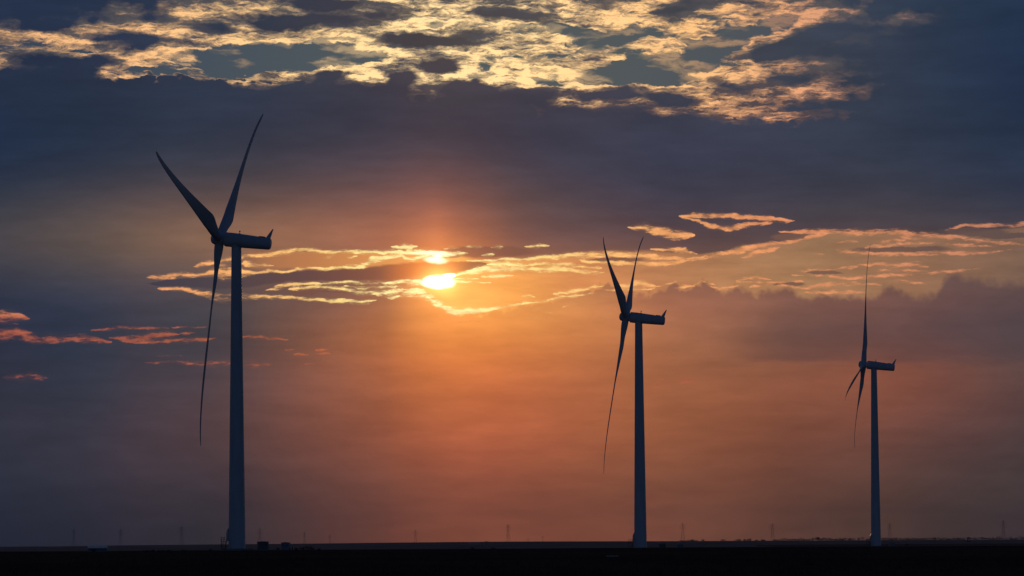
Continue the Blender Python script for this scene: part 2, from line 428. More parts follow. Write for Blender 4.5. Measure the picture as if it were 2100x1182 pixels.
st([(1290,462),(1300,463),(1324,462),(1343,469),(1367,475),(1390,480),(1414,480),(1424,480)], [1,4.5,6.5,7,7,6.5,5,1.5])
st([(1396,440),(1405,441),(1438,438),(1486,440),(1533,442.6),(1581,447),(1617,451),(1630,451)], [1,3.5,4,4,4,4,3,1])
st([(1410,444),(1438,451),(1455,461),(1498,466.4),(1517,463),(1545,458),(1584,455.7)], [1.5,3,4,4,4,3.5,1.5])
st([(1600,474),(1652,473.6),(1695,474),(1743,476),(1814,477),(1862,479),(1909,484),(1957,489),(2005,496),(2040,502),(2100,505.7)], [1.5,3,4.5,5,5,5.5,5,4.5,4,4,4], .85)
st([(1938,475),(1948,473),(1971,466),(2029,465),(2076,466),(2100,463)], [1,2.5,3.5,3.2,3.2,3.5], .9)
st([(1780,509),(1814,497),(1850,490),(1886,486),(1900,485)], [2,5,6,6,2], .6)
st([(1716,512),(1724,515),(1767,519),(1814,522),(1874,522),(1933,521),(1981,522),(2017,521),(2068,516)], [1,3.5,4,3.5,3.2,3.2,3.5,3,1.5], .8)
st([(1790,507),(1838,502),(1909,501),(1957,506),(2005,507),(2056,513)], [2,2.6,3,3,3,1.5], .65)
st([(1722,498),(1740,496),(1760,495)], [1.5,3,1.5], .8)
st([(1674,521),(1689,520)], [1.8,1.8], .7)
st([(1627,563),(1645,558),(1669,551),(1707,553),(1743,549),(1767,543),(1814,544),(1874,546),(1904,550)], [1,3,3,3,3.6,3.6,3.2,3.4,1.5], .75)
st([(1632,564),(1695,564),(1743,570),(1814,566),(1886,564),(1933,560),(2008,554)], [1.5,3.4,3.4,4,3.6,3.2,1.2], .75)
st([(1770,557),(1830,556),(1900,557)], [2,4,2], .5)
st([(1862,541),(1880,538),(1895,541)], [1,2.5,1], .5)
st([(1626,578),(1638,577.6),(1650,578)], [1.2,2.8,1.2], .9)
st([(1590,586),(1610,584),(1650,592),(1683,584),(1743,582),(1806,584)], [1.5,3,3,3.6,3.6,1.5], .7)
st([(1655,600),(1707,598),(1770,600)], [3,5,2], .6)
st([(1820,577),(1862,577),(1900,584)], [2,5,2], .45)
st([(1514,573),(1521,571),(1545,567.6),(1585,571)], [1,3,3.6,1.5], .95)
st([(1516,577),(1557,578),(1610,579)], [1.5,3,2], .85)
st([(1540,588),(1556,585),(1581,582),(1610,579)], [1.5,3,3,1.5], .8)
st([(1386,588),(1400,586),(1424,584)], [2,4,2], .85)
st([(1460,586),(1478,590),(1495,588),(1512,584)], [1.5,3,4,1.5], .75)
st([(1345,589),(1365,581),(1386,575)], [1.5,2,2], .7)
st([(1425,582),(1444,573),(1464,582)], [1.5,2,1.5], .7)
# rosy low streaks on the left
st([(0,649),(30,651),(58,656)], [7,7,2], .9)
st([(0,662),(40,668)], [4,2], .7)
st([(0,691),(41,688),(76,699),(127,697),(168,695),(200,699),(226,703)], [8,8,6,5,6,5,1.5], .95)
st([(190,678),(239,674),(284,673),(344,674)], [1.2,3,2.6,1.2], .85)
st([(352,672),(385,671),(420,671.6)], [1,2,1], .8)
st([(370,683),(384,682.7),(400,683)], [1,3.2,1], .9)
st([(230,694),(264,699),(305,691),(355,686),(366,685)], [1.5,5,7.5,6,1.5], .9)
st([(280,705),(318,702),(355,699.5),(421,696),(444,693)], [1.5,4,4.5,3.6,1], .9)
st([(496,690),(533,691),(560,693),(588,695.4)], [3,3,3,1], .9)
st([(585,716),(594,715.7),(604,715.5)], [1.2,2.4,1], .9)
st([(602,726),(616,726),(632,725.5)], [1.2,2.4,1], .9)
st([(644,717),(657,716.7),(672,716.5)], [1,2,1], .8)
st([(644,724.5),(660,724),(677,723.5)], [1,2.2,1], .9)
st([(626,746),(645,745),(655,744)], [1.5,3,1.5], .4)
st([(658,747),(672,741),(685,741)], [1.5,4,4], .42)
st([(298,746),(325,745),(355,743),(406,747),(467,745),(508,746),(552,748)], [1,2.6,3.6,5,5.5,6.5,4], .62)
st([(322,731),(368,731)], [1.5,1.5], .5)
st([(15,778),(66,773),(95,778)], [4,9,4], .45)
st([(1322,803),(1340,795),(1360,781),(1395,777),(1424,781)], [3,6,7,7,3], .55)
st([(1675,784),(1692,788)], [7,6], .45)
st([(220,0),(224,0)], [.1,.1], .1)

S.sort(key=lambda s: s[0][0][0])
lanes = []
for s in S:
    for L in lanes:
        if L[-1][0][-1][0] + 34 < s[0][0][0]:
            L.append(s); break
    else:
        lanes.append([s])
sfield = None
for L in lanes:
    cy, cw, ca = [], [], []
    for pts, w, a in L:
        x0, x1 = pts[0][0], pts[-1][0]
        if x0 > 0:
            cy.append((x0 - 14, pts[0][1])); cw.append((x0 - 6, 0)); ca.append((x0 - 14, a))
        for (x, y), ww in zip(pts, w):
            cy.append((x, y)); cw.append((x, ww)); ca.append((x, a))
        if x1 < 2100:
            cy.append((x1 + 14, pts[-1][1])); cw.append((x1 + 6, 0)); ca.append((x1 + 14, a))
    def fill(c, sc_):
        c = sorted([(x, y) for x, y in c if 0 <= x <= 2100], key=lambda q_: q_[0])
        if c[0][0] > 0: c.insert(0, (0, c[0][1]))
        if c[-1][0] < 2100: c.append((2100, c[-1][1]))
        return [(x / 2100.0, y / sc_) for x, y in c]
    # 256-entry tables: the curve is read at quarter width, so split in halves for precision
    yy = g.mul(g.curve(usn, fill(cy, 1182.0)), 1182.0)
    ww = g.curve(usn, fill(cw, 20.0))
    aa = g.curve(usn, fill(ca, 1.0))
    d = g.m('DIVIDE', g.m('ABSOLUTE', g.sub(VS, yy)), g.mx(g.mul(ww, 23.0), 0.05))
    v = g.mul(g.mul(g.mad(d, -.62, 1.15), aa), g.ss(ww, .02, .05))
    sfield = g.mx(v, 0.0) if sfield is None else g.mx(sfield, v)
nst = g.noise(g.vm('MULTIPLY', PS, (1 / 34, 1 / 8.5, 0)), 1.0, 7.0, 0.64)[0]
sfield = g.mul(sfield, g.lr(nb2, .36, .64, .68, 1.25))
sh = g.mul(g.ss(sfield, .0, .95), g.lr(nst, .3, .7, .12, .62))
sa = g.ss(g.mad(g.sub(nst, 0.5), g.mul(g.ss(sfield, .02, .35), 2.1), sfield), g.ss(U, 1150, 1450, .40, .30), g.ss(U, 1150, 1450, 1.15, 1.0))
dsun = g.vm('LENGTH', g.vm('MULTIPLY', g.vm('SUBTRACT', P, (898, 574, 0)), (1, 1.25, 0)))
rn = g.mul(dsun, 1 / 1250.0)
scol = g.ramp(rn, [(0, (255,252,200)), (.06, (255,245,170)), (.16, (255,222,140)), (.26, (255,196,120)), (.38, (246,170,106)), (.55, (228,148,100)), (.75, (212,138,98)), (1, (180,120,95))], 'LINEAR')
pink = g.ramp(rn, [(0, (225,115,68)), (.3, (180,98,66)), (.5, (172,92,68)), (.75, (176,94,72)), (1, (170,92,80))], 'LINEAR')
scol = g.mix(g.ss(V, 628, 665), scol, pink)
scol = g.cs(scol, g.lr(nst, .3, .72, .72, 1.25))
mid_m = g.ss(V, 425, 436)
dim = g.mix(.5, scol, col)
col = g.mix(g.mul(g.mul(sh, mid_m), .9), col, dim)
col = g.mix(g.mul(g.mul(sa, mid_m), g.ss(V, 690, 640, .78, .95)), col, scol)

# --- sun glow, pillar and disc seen through the breaks
r2 = g.mul(dsun, dsun)
def glow(a, sig, c):
    return g.cs(lin(c), g.mul(g.gauss(g.mul(r2, 1 / (2 * sig * sig))), a))
col = g.ca(col, glow(1.1, 24, (255, 205, 110)))
col = g.ca(col, glow(.36, 60, (255, 170, 70)))
col = g.ca(col, glow(.10, 150, (255, 145, 62)))
pu = g.mul(g.sub(U, 898.0), 1 / 30.0)
pil = g.mul(g.gauss(g.mul(pu, pu)), g.mul(g.ss(V, 360, 520), g.ss(V, 600, 540)))
col = g.ca(col, g.cs(lin((215, 120, 60)), g.mul(pil, .19)))
DU, DV, _ = g.sep(g.vm('MULTIPLY_ADD', w2, (8, 6, 0), P))
disc = None
for cx_, cy_, rx_, ry_, an_, hi_, lo_, k_ in [(898, 575.5, 33, 14, 0, 1.2, .72, 1.0), (918, 563, 16, 6, -8, 1.2, .7, 1.0), (893, 530, 24, 7, 4, 1.4, .2, .62), (897, 523, 10, 9, 0, 1.4, .3, .5), (884, 516, 46, 5, 0, 1.4, .2, .35)]:
    v = g.ss(ell(cx_, cy_, rx_, ry_, an_, src=(DU, DV)), hi_, lo_, 0.0, k_)
    disc = v if disc is None else g.mx(disc, v)
col = g.mix(disc, col, (3.2, 2.7, 1.75))

# --- away from the sunset the sky is plain dusk from the Sky Texture
sky = g.new('ShaderNodeTexSky')
sky.sky_type = 'NISHITA'
sky.sun_disc = False
sky.sun_elevation = SUN_EL
sky.sun_rotation = SUN_AZ
sky.air_density = 1.0
sky.dust_density = 1.0
sky.ozone_density = 3.0
dusk = g.mix(1.0, sky.outputs[0], (0.0245, 0.0255, 0.039), 'MULTIPLY')
away = g.mul(g.ss(g.m('ABSOLUTE', az), R(42), R(13)), g.ss(el, R(26), R(11)))
col = g.mix(away, dusk, col)
bg = g.new('ShaderNodeBackground')
g.put(bg.inputs['Color'], col)
bg.inputs['Strength'].default_value = 1.0
wo = g.new('ShaderNodeOutputWorld')
wt.links.new(bg.outputs[0], wo.inputs['Surface'])
world.cycles.sampling_method = 'MANUAL'
world.cycles.sample_map_resolution = 2048

# ================================================================== objects



def tag(o, label=None, cat=None, group=None, kind=None):
    if label: o['label'] = label
    if cat: o['category'] = cat
    if group: o['group'] = group
    if kind: o['kind'] = kind
    return o


def empty(name, loc, rz=0.0):
    o = bpy.data.objects.new(name, None)
    C.objects.link(o)
    o.location = loc
    o.rotation_euler = (0, 0, rz)
    o.empty_display_size = 1.0
    return o


class MB:
    """collects shapes, links them as one mesh object"""
    def __init__(self):
        self.bm = bmesh.new()

    def box(self, c, s, rz=0.0, rot=None, bevel=0.0):
        r = bmesh.ops.create_cube(self.bm, size=1.0)
        M = Matrix.Translation(c) @ (rot if rot else Matrix.Rotation(rz, 4, 'Z')) @ Matrix.Diagonal((s[0], s[1], s[2], 1))
        bmesh.ops.transform(self.bm, matrix=M, verts=r['verts'])
        if bevel:
            ed = list({e for v in r['verts'] for e in v.link_edges})
            bmesh.ops.bevel(self.bm, geom=ed, offset=bevel, segments=2, affect='EDGES', profile=.5)
        return self

    def bar(self, a, b, r, n=6, r2=None):
        a = Vector(a); b = Vector(b); d = b - a
        q = bmesh.ops.create_cone(self.bm, cap_ends=True, segments=n, radius1=r, radius2=r if r2 is None else r2, depth=d.length)
        M = Matrix.Translation((a + b) / 2) @ d.to_track_quat('Z', 'Y').to_matrix().to_4x4()
        bmesh.ops.transform(self.bm, matrix=M, verts=q['verts'])
        return self

    def rings(self, rings, cap=True):
        """rings: list of equal-length lists of points"""
        vs = [[self.bm.verts.new(p) for p in r] for r in rings]
        n = len(vs[0])
        for a, b in zip(vs, vs[1:]):
            for k in range(n):
                self.bm.faces.new((a[k], a[(k + 1) % n], b[(k + 1) % n], b[k]))
        if cap:
            self.bm.faces.new(list(reversed(vs[0]))); self.bm.faces.new(vs[-1])
        return self

    def lathe(self, prof, n=48, cap=True):
        return self.rings([[(r * math.cos(2 * math.pi * k / n), r * math.sin(2 * math.pi * k / n), z) for k in range(n)] for r, z in prof], cap)

    def tri(self, a, b, c):
        self.bm.faces.new([self.bm.verts.new(p) for p in (a, b, c)])

    def poly(self, pts, th, axis='y'):
        """closed outline in x,z extruded by th along y"""
        f = [self.bm.verts.new((x, -th / 2, z)) for x, z in pts]
        b = [self.bm.verts.new((x, th / 2, z)) for x, z in pts]
        self.bm.faces.new(f); self.bm.faces.new(list(reversed(b)))
        n = len(pts)
        for k in range(n):
            self.bm.faces.new((f[(k + 1) % n], f[k], b[k], b[(k + 1) % n]))
        return self

    def build(self, name, mat, parent=None, smooth=False, M=None):
        if M is not None: bmesh.ops.transform(self.bm, matrix=M, verts=self.bm.verts)
        bmesh.ops.recalc_face_normals(self.bm, faces=self.bm.faces)
        me = bpy.data.meshes.new(name)
        self.bm.to_mesh(me); self.bm.free()
        if smooth:
            me.polygons.foreach_set('use_smooth', [True] * len(me.polygons))
            try: me.set_sharp_from_angle(angle=R(40))
            except Exception: pass
        me.materials.append(mat)
        o = bpy.data.objects.new(name, me)
        C.objects.link(o)
        if parent: o.parent = parent
        return o


def material(name, c, rough=.6, metal=0.0, var=.12, scale=(1, 1, 1), nscale=1.5, bump=0.0, c2=None, spec=None):
    """procedural principled material with soft mottling in object space"""
    mt = bpy.data.materials.new(name); mt.use_nodes = True
    nt = mt.node_tree; nt.nodes.clear(); q = G(nt)
    p = q.new('ShaderNodeBsdfPrincipled'); out = q.new('ShaderNodeOutputMaterial')
    nt.links.new(p.outputs[0], out.inputs[0])
    co = q.new('ShaderNodeTexCoord').outputs['Object']
    n = q.noise(q.vm('MULTIPLY', co, scale), nscale, 5.0, .6, dim='3D')[0]
    f = q.ss(n, .32, .68)
    c2 = c2 or tuple(v * (1 - 2 * var) for v in c)
    q.put(p.inputs['Base Color'], q.mix(f, c2, c))
    q.put(p.inputs['Roughness'], q.lr(n, .2, .8, min(1, rough + .1), max(0, rough - .1)))
    p.inputs['Metallic'].default_value = metal
    if spec is not None: p.inputs['Specular IOR Level'].default_value = spec
    if bump:
        b = q.new('ShaderNodeBump'); b.inputs['Strength'].default_value = bump
        q.put(b.inputs['Height'], n); nt.links.new(b.outputs[0], p.inputs['Normal'])
    return mt


M_white = material('turbine_paint', (.62, .64, .66), .38, var=.05, scale=(.6, .6, .12), nscale=1.0)
M_blade = material('blade_gelcoat', (.60, .62, .64), .6, var=.06, scale=(.5, .5, .1), nscale=1.2)
M_dark = material('dark_steel', (.05, .055, .06), .5, .3)
M_galv = material('galvanised_steel', (.25, .26, .27), .45, .6, var=.2, nscale=4)
M_pylon = material('weathered_pylon_steel', (.10, .10, .11), .6, .3, var=.2, nscale=.4)
M_conc = material('concrete', (.30, .29, .27), .9, var=.2, nscale=2.5, bump=.2)
M_kiosk = material('green_grey_cabinet', (.10, .13, .14), .55, var=.15, nscale=1.5)
M_kiosk2 = material('blue_grey_cabinet', (.22, .27, .32), .55, var=.15, nscale=1.5)
M_roof = material('pale_sheet_roof', (.55, .57, .60), .4, .3, var=.1, nscale=1.5)
M_wall = material('grey_wall', (.18, .19, .21), .8, var=.15, nscale=1.2)
M_leaf = material('scrub_leaf', (.035, .045, .022), .8, var=.3, nscale=2.0)
M_stem = material('scrub_stem', (.05, .04, .03), .9, var=.2, nscale=3.0)
M_tree = material('far_tree_leaf', (.04, .05, .03), .8, var=.3, nscale=.5)
M_straw = material('dry_grass', (.11, .07, .045), .9, var=.35, nscale=.7, spec=0.0)


# ---- ground: one sheet to the horizon
def sstep(a, b, x):
    t = min(1, max(0, (x - a) / (b - a))); return t * t * (3 - 2 * t)


def vnoise(x, y, s):
    return (math.sin(x / s * 1.7 + 1.3 * math.sin(y / s * 1.1 + .5)) + math.sin(y / s * 1.3 + 1.7 * math.sin(x / s * .9 + 2.1))) * .5


def ground_z(x, y):
    z = -.82 * sstep(830, 1020, y) - .42 * sstep(1080, 1310, y) - 3.2 * sstep(1500, 2600, y)
    z += .10 * vnoise(x, y, 90) * sstep(120, 400, y)
    z += .25 * sstep(300, 777, y) * (1 - sstep(800, 1000, y)) * 1.0
    z += .35 * vnoise(x, y, 420) * sstep(1500, 2500, y)
    u = x / max(y, 1.0)                                     # low far rise across the plain
    crest = 5.6 + 1.4 * math.exp(-((u + .01) / .05) ** 2) + .5 * vnoise(x, y, 900)
    crest -= 2.2 * sstep(-.10, -.17, u) + .6 * sstep(.1, .17, u)
    z += crest * sstep(3600, 5400, y) * (1 - sstep(5600, 9000, y))
    return z


def strat(lo, hi, n, p):
    return [lo + (hi - lo) * (k / n) ** p for k in range(n + 1)]


bm = bmesh.new()
ysr = [-400, -150, 0, 60, 120] + strat(160, 13500, 170, 2.0)[0:]
usr = [-3.0, -1.2, -.6, -.35] + [-.25 + .5 * k / 120 for k in range(121)] + [.35, .6, 1.2, 3.0]
grid = []
for y in ysr:
    span = max(abs(y), 160.0)
    grid.append([bm.verts.new((u * span if abs(u) <= .25 or y > 300 else u * max(span, 400), y, 0)) for u in usr])
for row in grid:
    for v in row:
        v.co.x = max(-13000, min(13000, v.co.x))
        v.co.z = ground_z(v.co.x, v.co.y)
for a, b in zip(grid, grid[1:]):
    for k in range(len(usr) - 1):
        try: bm.faces.new((a[k], a[k + 1], b[k + 1], b[k]))
        except ValueError: pass
me = bpy.data.meshes.new('ground'); bm.normal_update(); bm.to_mesh(me); bm.free()
me.polygons.foreach_set('use_smooth', [True] * len(me.polygons))
ground = bpy.data.objects.new('ground', me); C.objects.link(ground)
tag(ground, kind='structure')
mt = bpy.data.materials.new('plain_soil'); mt.use_nodes = True
nt = mt.node_tree; nt.nodes.clear(); q = G(nt)
p = q.new('ShaderNodeBsdfPrincipled'); out = q.new('ShaderNodeOutputMaterial'); nt.links.new(p.outputs[0], out.inputs[0])
pos = q.new('ShaderNodeNewGeometry').outputs['Position']
gx, gy, gz = q.sep(pos)
n1 = q.noise(q.vm('MULTIPLY', pos, (.02, .006, .1)), 1.0, 6.0, .6, dim='3D')[0]
n2 = q.noise(q.vm('MULTIPLY', pos, (.6, .25, .5)), 1.0, 6.0, .65, dim='3D')[0]
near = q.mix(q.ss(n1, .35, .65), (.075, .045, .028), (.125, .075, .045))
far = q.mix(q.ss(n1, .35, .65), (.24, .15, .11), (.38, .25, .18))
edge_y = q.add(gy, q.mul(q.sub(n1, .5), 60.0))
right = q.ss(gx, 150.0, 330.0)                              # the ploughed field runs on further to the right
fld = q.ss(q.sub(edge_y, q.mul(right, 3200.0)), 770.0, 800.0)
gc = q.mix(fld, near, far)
gc = q.mix(q.ss(n2, .45, .75, 0, .5), gc, (.010, .010, .007))
q.put(p.inputs['Base Color'], gc)
p.inputs['Roughness'].default_value = 1.0
p.inputs['Specular IOR Level'].default_value = 0.0
b = q.new('ShaderNodeBump'); b.inputs['Strength'].default_value = .5; b.inputs['Distance'].default_value = .2
q.put(b.inputs['Height'], n2); nt.links.new(b.outputs[0], p.inputs['Normal'])
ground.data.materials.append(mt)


def stand(px, dist):
    """ground point below photo column px at depth dist"""
    d = direction(px, 1112)
    x = d.x / d.y * dist
    return Vector((x, dist, ground_z(x, dist)))


# ---- wind turbines
YAW = R(9.94); NTILT = R(6.26)
ax = Vector((-math.cos(YAW) * math.cos(NTILT), math.sin(YAW) * math.cos(NTILT), math.sin(NTILT)))   # upwind
hz = Vector((math.sin(YAW), math.cos(YAW), 0))
uu = hz.cross(ax)
if uu.z < 0: uu = -uu
BL = 55.15; CONE = .0775; BEND = 1.3


def blade_mesh():
    """blade along +Z; +X trailing way in the rotor plane; Y = Z x X, sgn*Y is upwind"""
    sgn = 1.0 if (uu.cross(hz)).dot(ax) > 0 else -1.0
    mb = MB()
    secs = []
    NP = 28
    for i in range(61):
        t = i / 60.0
        r = 1.1 + (BL - 1.1) * t ** 1.15
        f = r / BL
        if r < 2.6: ch = 2.35
        elif r < 11.5: ch = 2.35 + (3.75 - 2.35) * sstep(2.6, 11.5, r)
        else:
            ch = 3.75 * (1 - .78 * ((r - 11.5) / (BL - 11.5)) ** .88)
        if r > BL - 1.5: ch *= max(.3, (BL - r) / 1.5) ** .5
        rnd = 1 - sstep(2.2, 10.5, r)                        # 1 = round root
        th = (1.0 * rnd + (1 - rnd) * (.38 - .08 * f)) * ch
        beta = R(1 + 33 * (1 - sstep(0, .75, f)) ** 1.3)
        le = -(.5 * rnd + .30 * (1 - rnd)) * ch              # leading edge from pitch axis
        up_ = CONE * r - BEND * f ** 7
        cvec = Vector((math.cos(beta), -sgn * math.sin(beta), 0))   # leading to trailing edge
        nvec = Vector((math.sin(beta), sgn * math.cos(beta), 0))
        ring = []
        for k in range(NP):
            a = 2 * math.pi * k / NP
            xc = .5 - .5 * math.cos(a)                       # 0 at leading edge, 1 at trailing
            circ = .5 * math.sin(a)
            yt = 5 * .5 * (.2969 * math.sqrt(max(xc, 0)) - .126 * xc - .3516 * xc ** 2 + .2843 * xc ** 3 - .1036 * xc ** 4) * 2 * .5
            foil = yt * (1 if math.sin(a) >= 0 else -.75) + .04 * math.sin(math.pi * xc)
            yy = circ * rnd + foil * (1 - rnd)
            pnt = Vector((0, sgn * up_, r)) + cvec * (le + xc * ch) + nvec * (yy * th)
            ring.append(tuple(pnt))
        secs.append(ring)
    mb.rings(secs)
    return mb


def basis(x, y, z, loc=(0, 0, 0)):
    m = Matrix.Identity(4)
    for i in range(3):
        m[i][0] = x[i]; m[i][1] = y[i]; m[i][2] = z[i]; m[i][3] = loc[i]
    return m


HUB_H = 80.1; OV = 4.45


def make_turbine(base):
    t = empty('wind_turbine', base)
    # foundation and tower
    mb = MB(); mb.lathe([(4.2, -1.2), (4.2, .12), (4.0, .22), (2.5, .25)], 48)
    mb.build('foundation', M_conc, t)
    mb = MB()
    prof = []
    H0, H1 = .25, 77.9
    for k in range(41):
        z = H0 + (H1 - H0) * k / 40
        r = 2.18 + (1.27 - 2.18) * (k / 40)
        prof.append((r, z))
        if k in (10, 20, 30): prof += [(r + .03, z + .02), (r + .03, z + .14), (r - .005, z + .16)]
    prof = [(2.32, .22), (2.32, .34), (2.185, .36)] + prof[1:] + [(1.42, 77.95), (1.42, 78.35), (1.3, 78.45)]
    mb.lathe(prof, 64)
    tower = mb.build('tower', M_white, t, smooth=True)
    # hooded door frame on the left flank, with landing, railing and steps
    mb = MB()
    mb.poly([(-2.1, 2.1), (-2.62, 2.1), (-2.62, 4.6), (-2.1, 5.6)], 1.25)
    door = mb.build('door_hood', M_white, t)
    mb = MB(); mb.box((-2.66, 0, 3.15), (.06, .85, 2.0), bevel=.015); mb.build('door', M_dark, door)
    mb = MB()
    mb.box((-3.35, 0, 2.02), (1.45, 1.9, .10))
    for x, y in ((-4.0, -.85), (-4.0, .85), (-2.85, -.85), (-2.85, .85)): mb.bar((x, y, -.3), (x, y, 2.0), .05)
    mb.bar((-4.0, -.85, .2), (-4.0, .85, 1.9), .03); mb.bar((-4.0, .85, .2), (-4.0, -.85, 1.9), .03)
    land = mb.build('landing', M_dark, t)
    mb = MB()
    for x, y in ((-4.02, -.9), (-4.02, 0), (-4.02, .9), (-3.3, -.9), (-3.3, .9), (-2.7, .9)): mb.bar((x, y, 2.05), (x, y, 3.15), .035)
    for z in (2.6, 3.15):
        mb.bar((-4.02, -.9, z), (-4.02, .9, z), .03); mb.bar((-4.02, -.9, z), (-3.3, -.9, z), .03); mb.bar((-4.02, .9, z), (-2.6, .9, z), .03)
    mb.build('railing', M_dark, land)
    mb = MB()
    for k in range(9): mb.box((-3.0, -1.15 - .26 * k, 1.85 - .23 * k), (.8, .28, .04))
    for x in (-3.4, -2.6):
        mb.bar((x, -1.0, 2.0), (x, -3.3, -.05), .05); mb.bar((x, -1.0, 3.0), (x, -3.3, .95), .03); mb.bar((x, -3.3, -.05), (x, -3.3, .95), .03)
    mb.build('steps', M_dark, land)
    # nacelle: round section housing, slightly tapered, squared end
    hub = Vector((0, 0, HUB_H)) + ax * OV
    hub.z = HUB_H + .0
    B = basis(-ax, hz, uu if uu.cross(-ax).dot(hz) > 0 else -uu, hub)    # local x runs downwind along the axis
    B = basis(-ax, uu.cross(-ax), uu, hub)
    mb = MB(); NR = 40; rg = []
    for x, r, dz in [(1.45, 1.2, .05), (1.5, 1.72, .05), (1.75, 1.84, .05), (4, 1.84, .04), (7, 1.74, -.02), (10, 1.63, -.08), (12.6, 1.52, -.13), (13.1, 1.50, -.14), (13.45, 1.36, -.12), (13.62, 1.05, -.10)]:
        ring = []
        for k in range(NR):
            a = 2 * math.pi * k / NR
            cx_, sx_ = math.cos(a), math.sin(a)
            e = 2.5
            s_ = (abs(cx_) ** e + abs(sx_) ** e) ** (-1 / e)
            ring.append((x, r * cx_ * s_, r * sx_ * s_ + dz))
        rg.append(ring)
    mb.rings(rg)
    nac = mb.build('nacelle', M_white, t, smooth=True, M=B)
    mb = MB()
    mb.poly([(12.1, 1.25), (13.35, 1.15), (13.95, 3.75), (13.75, 3.8)], .22)
    mb.build('tail_fin', M_white, nac, M=B)
    mb = MB(); mb.box((11.2, 0, 1.50), (1.5, 1.3, .26), bevel=.03); mb.build('roof_hatch', M_dark, nac, M=B)
    mb = MB(); mb.bar((5.1, 0, 1.8), (5.1, 0, 2.35), .06, 8)
    bmesh.ops.transform(mb.bm, matrix=Matrix.Identity(4), verts=[])
    r_ = bmesh.ops.create_icosphere(mb.bm, subdivisions=2, radius=.2)
    bmesh.ops.translate(mb.bm, vec=(5.1, 0, 2.45), verts=r_['verts'])
    mb.box((5.1, 0, 1.86), (.5, .4, .1))
    mb.build('weather_mast', M_dark, nac, M=B)
    # hub with blunt spinner
    mb = MB(); n = 40
    prof = [(1.38, 1.35), (1.42, 1.0), (1.55, .6), (1.62, 0), (1.60, -.8), (1.50, -1.4), (1.30, -1.85), (.95, -2.15), (.45, -2.32), (.05, -2.36)]
    mb.rings([[(x, r * math.cos(2 * math.pi * k / n), r * math.sin(2 * math.pi * k / n)) for k in range(n)] for r, x in prof])
    hb = mb.build('hub', M_white, t, smooth=True, M=B)
    return t, hub


BLADE = None


def add_blades(t, hub, phase):
    global BLADE
    for k in range(3):
        th = R(phase + 120 * k)
        d = math.cos(th) * uu + math.sin(th) * hz
        T_ = -math.sin(th) * uu + math.cos(th) * hz
        Mx = basis(T_, d.cross(T_), d, hub)
        if BLADE is None:
            o = blade_mesh().build('blade', M_blade, t, smooth=True); BLADE = o
        else:
            o = bpy.data.objects.new('blade', BLADE.data); C.objects.link(o); o.parent = t
        o.matrix_local = Mx


TURB = [
    (486, 1127, 777.4, 46.49, 'nearest, largest wind turbine, its upper two blades spread in a wide V'),
    (1313.5, 1125, 1044.2, -65.82, 'middle-sized white wind turbine right of the sun, two upper blades in a narrow V'),
    (1796.5, 1121, 1329.8, 10.47, 'farthest and smallest white wind turbine, at right, one blade straight up like a needle'),
]
first = None
for px, py, D, ph, lab in TURB:
    b_ = at(px, py, D)
    if first is None:
        first, hub0 = make_turbine(b_)
        t = first
        src = [o for o in C.objects if o.parent == first]
        subs = {o.name: [c for c in C.objects if c.parent == o] for o in src}
    else:
        t = first.copy(); C.objects.link(t); t.location = b_
        for o in src:
            c = o.copy(); C.objects.link(c); c.parent = t
            for u_ in subs[o.name]:
                c2 = u_.copy(); C.objects.link(c2); c2.parent = c
    tag(t, lab, 'wind turbine', 'wind turbines on the plain')
    add_blades(t, hub0, ph)


# ---- transformer cabinets beside the towers
def cabinet(base, w, h, dpt, mat, lab, group, rz=0.0):
    t = empty('transformer_cabinet', base, rz)
    MB().box((0, 0, -.1), (w + .3, dpt + .3, .5)).build('plinth', M_conc, t)
    MB().box((0, 0, .15 + (h - .25) / 2), (w, dpt, h - .25), bevel=.03).build('body', mat, t)
    mb = MB(); mb.poly([(-w / 2 - .12, h - .1), (w / 2 + .12, h - .1), (w / 2 + .1, h - .02), (0, h + .08), (-w / 2 - .1, h - .02)], dpt + .25); mb.build('roof', mat, t)
    for s in (-1, 1):
        dr = MB().box((s * w * .235, -dpt / 2 - .015, .15 + (h - .45) / 2), (w * .43, .04, h - .5), bevel=.01).build('door', mat, t)
        mb = MB()
        for k in range(5): mb.box((s * w * .235, -dpt / 2 - .05, h * .55 + .08 * k), (w * .3, .03, .03))
        mb.build('louvre', M_dark, dr)
        MB().box((s * .08, -dpt / 2 - .06, h * .45), (.04, .05, .2)).build('handle', M_dark, dr)
    return tag(t, lab, 'cabinet', group)


def at_size(px, dist): return stand(px, dist)
GRP = 'transformer cabinets by the turbines'
cabinet(stand(539, 775), 2.7, 2.25, 2.2, M_kiosk, 'tall dark cabinet just right of the nearest turbine base', GRP, R(12))
cabinet(stand(586, 779), 2.05, 2.0, 1.8, M_kiosk2, 'blue-grey cabinet second to the right of the nearest turbine base', GRP, R(-6))
cabinet(stand(1357.5, 1046), 2.2, 1.9, 2.0, M_kiosk, 'dark cabinet just right of the middle turbine base', GRP, R(8))
cabinet(stand(1394, 1050), 2.1, 1.6, 1.8, M_kiosk2, 'low blue-grey cabinet farther right of the middle turbine base', GRP, R(4))
cabinet(stand(1829, 1331), 2.3, 1.7, 2.0, M_kiosk2, 'low cabinet with pale top just right of the farthest turbine base', GRP, R(5))
cabinet(stand(1857, 1334), 2.0, 1.25, 1.8, M_kiosk, 'lowest cabinet, second to the right of the farthest turbine base', GRP, R(-4))

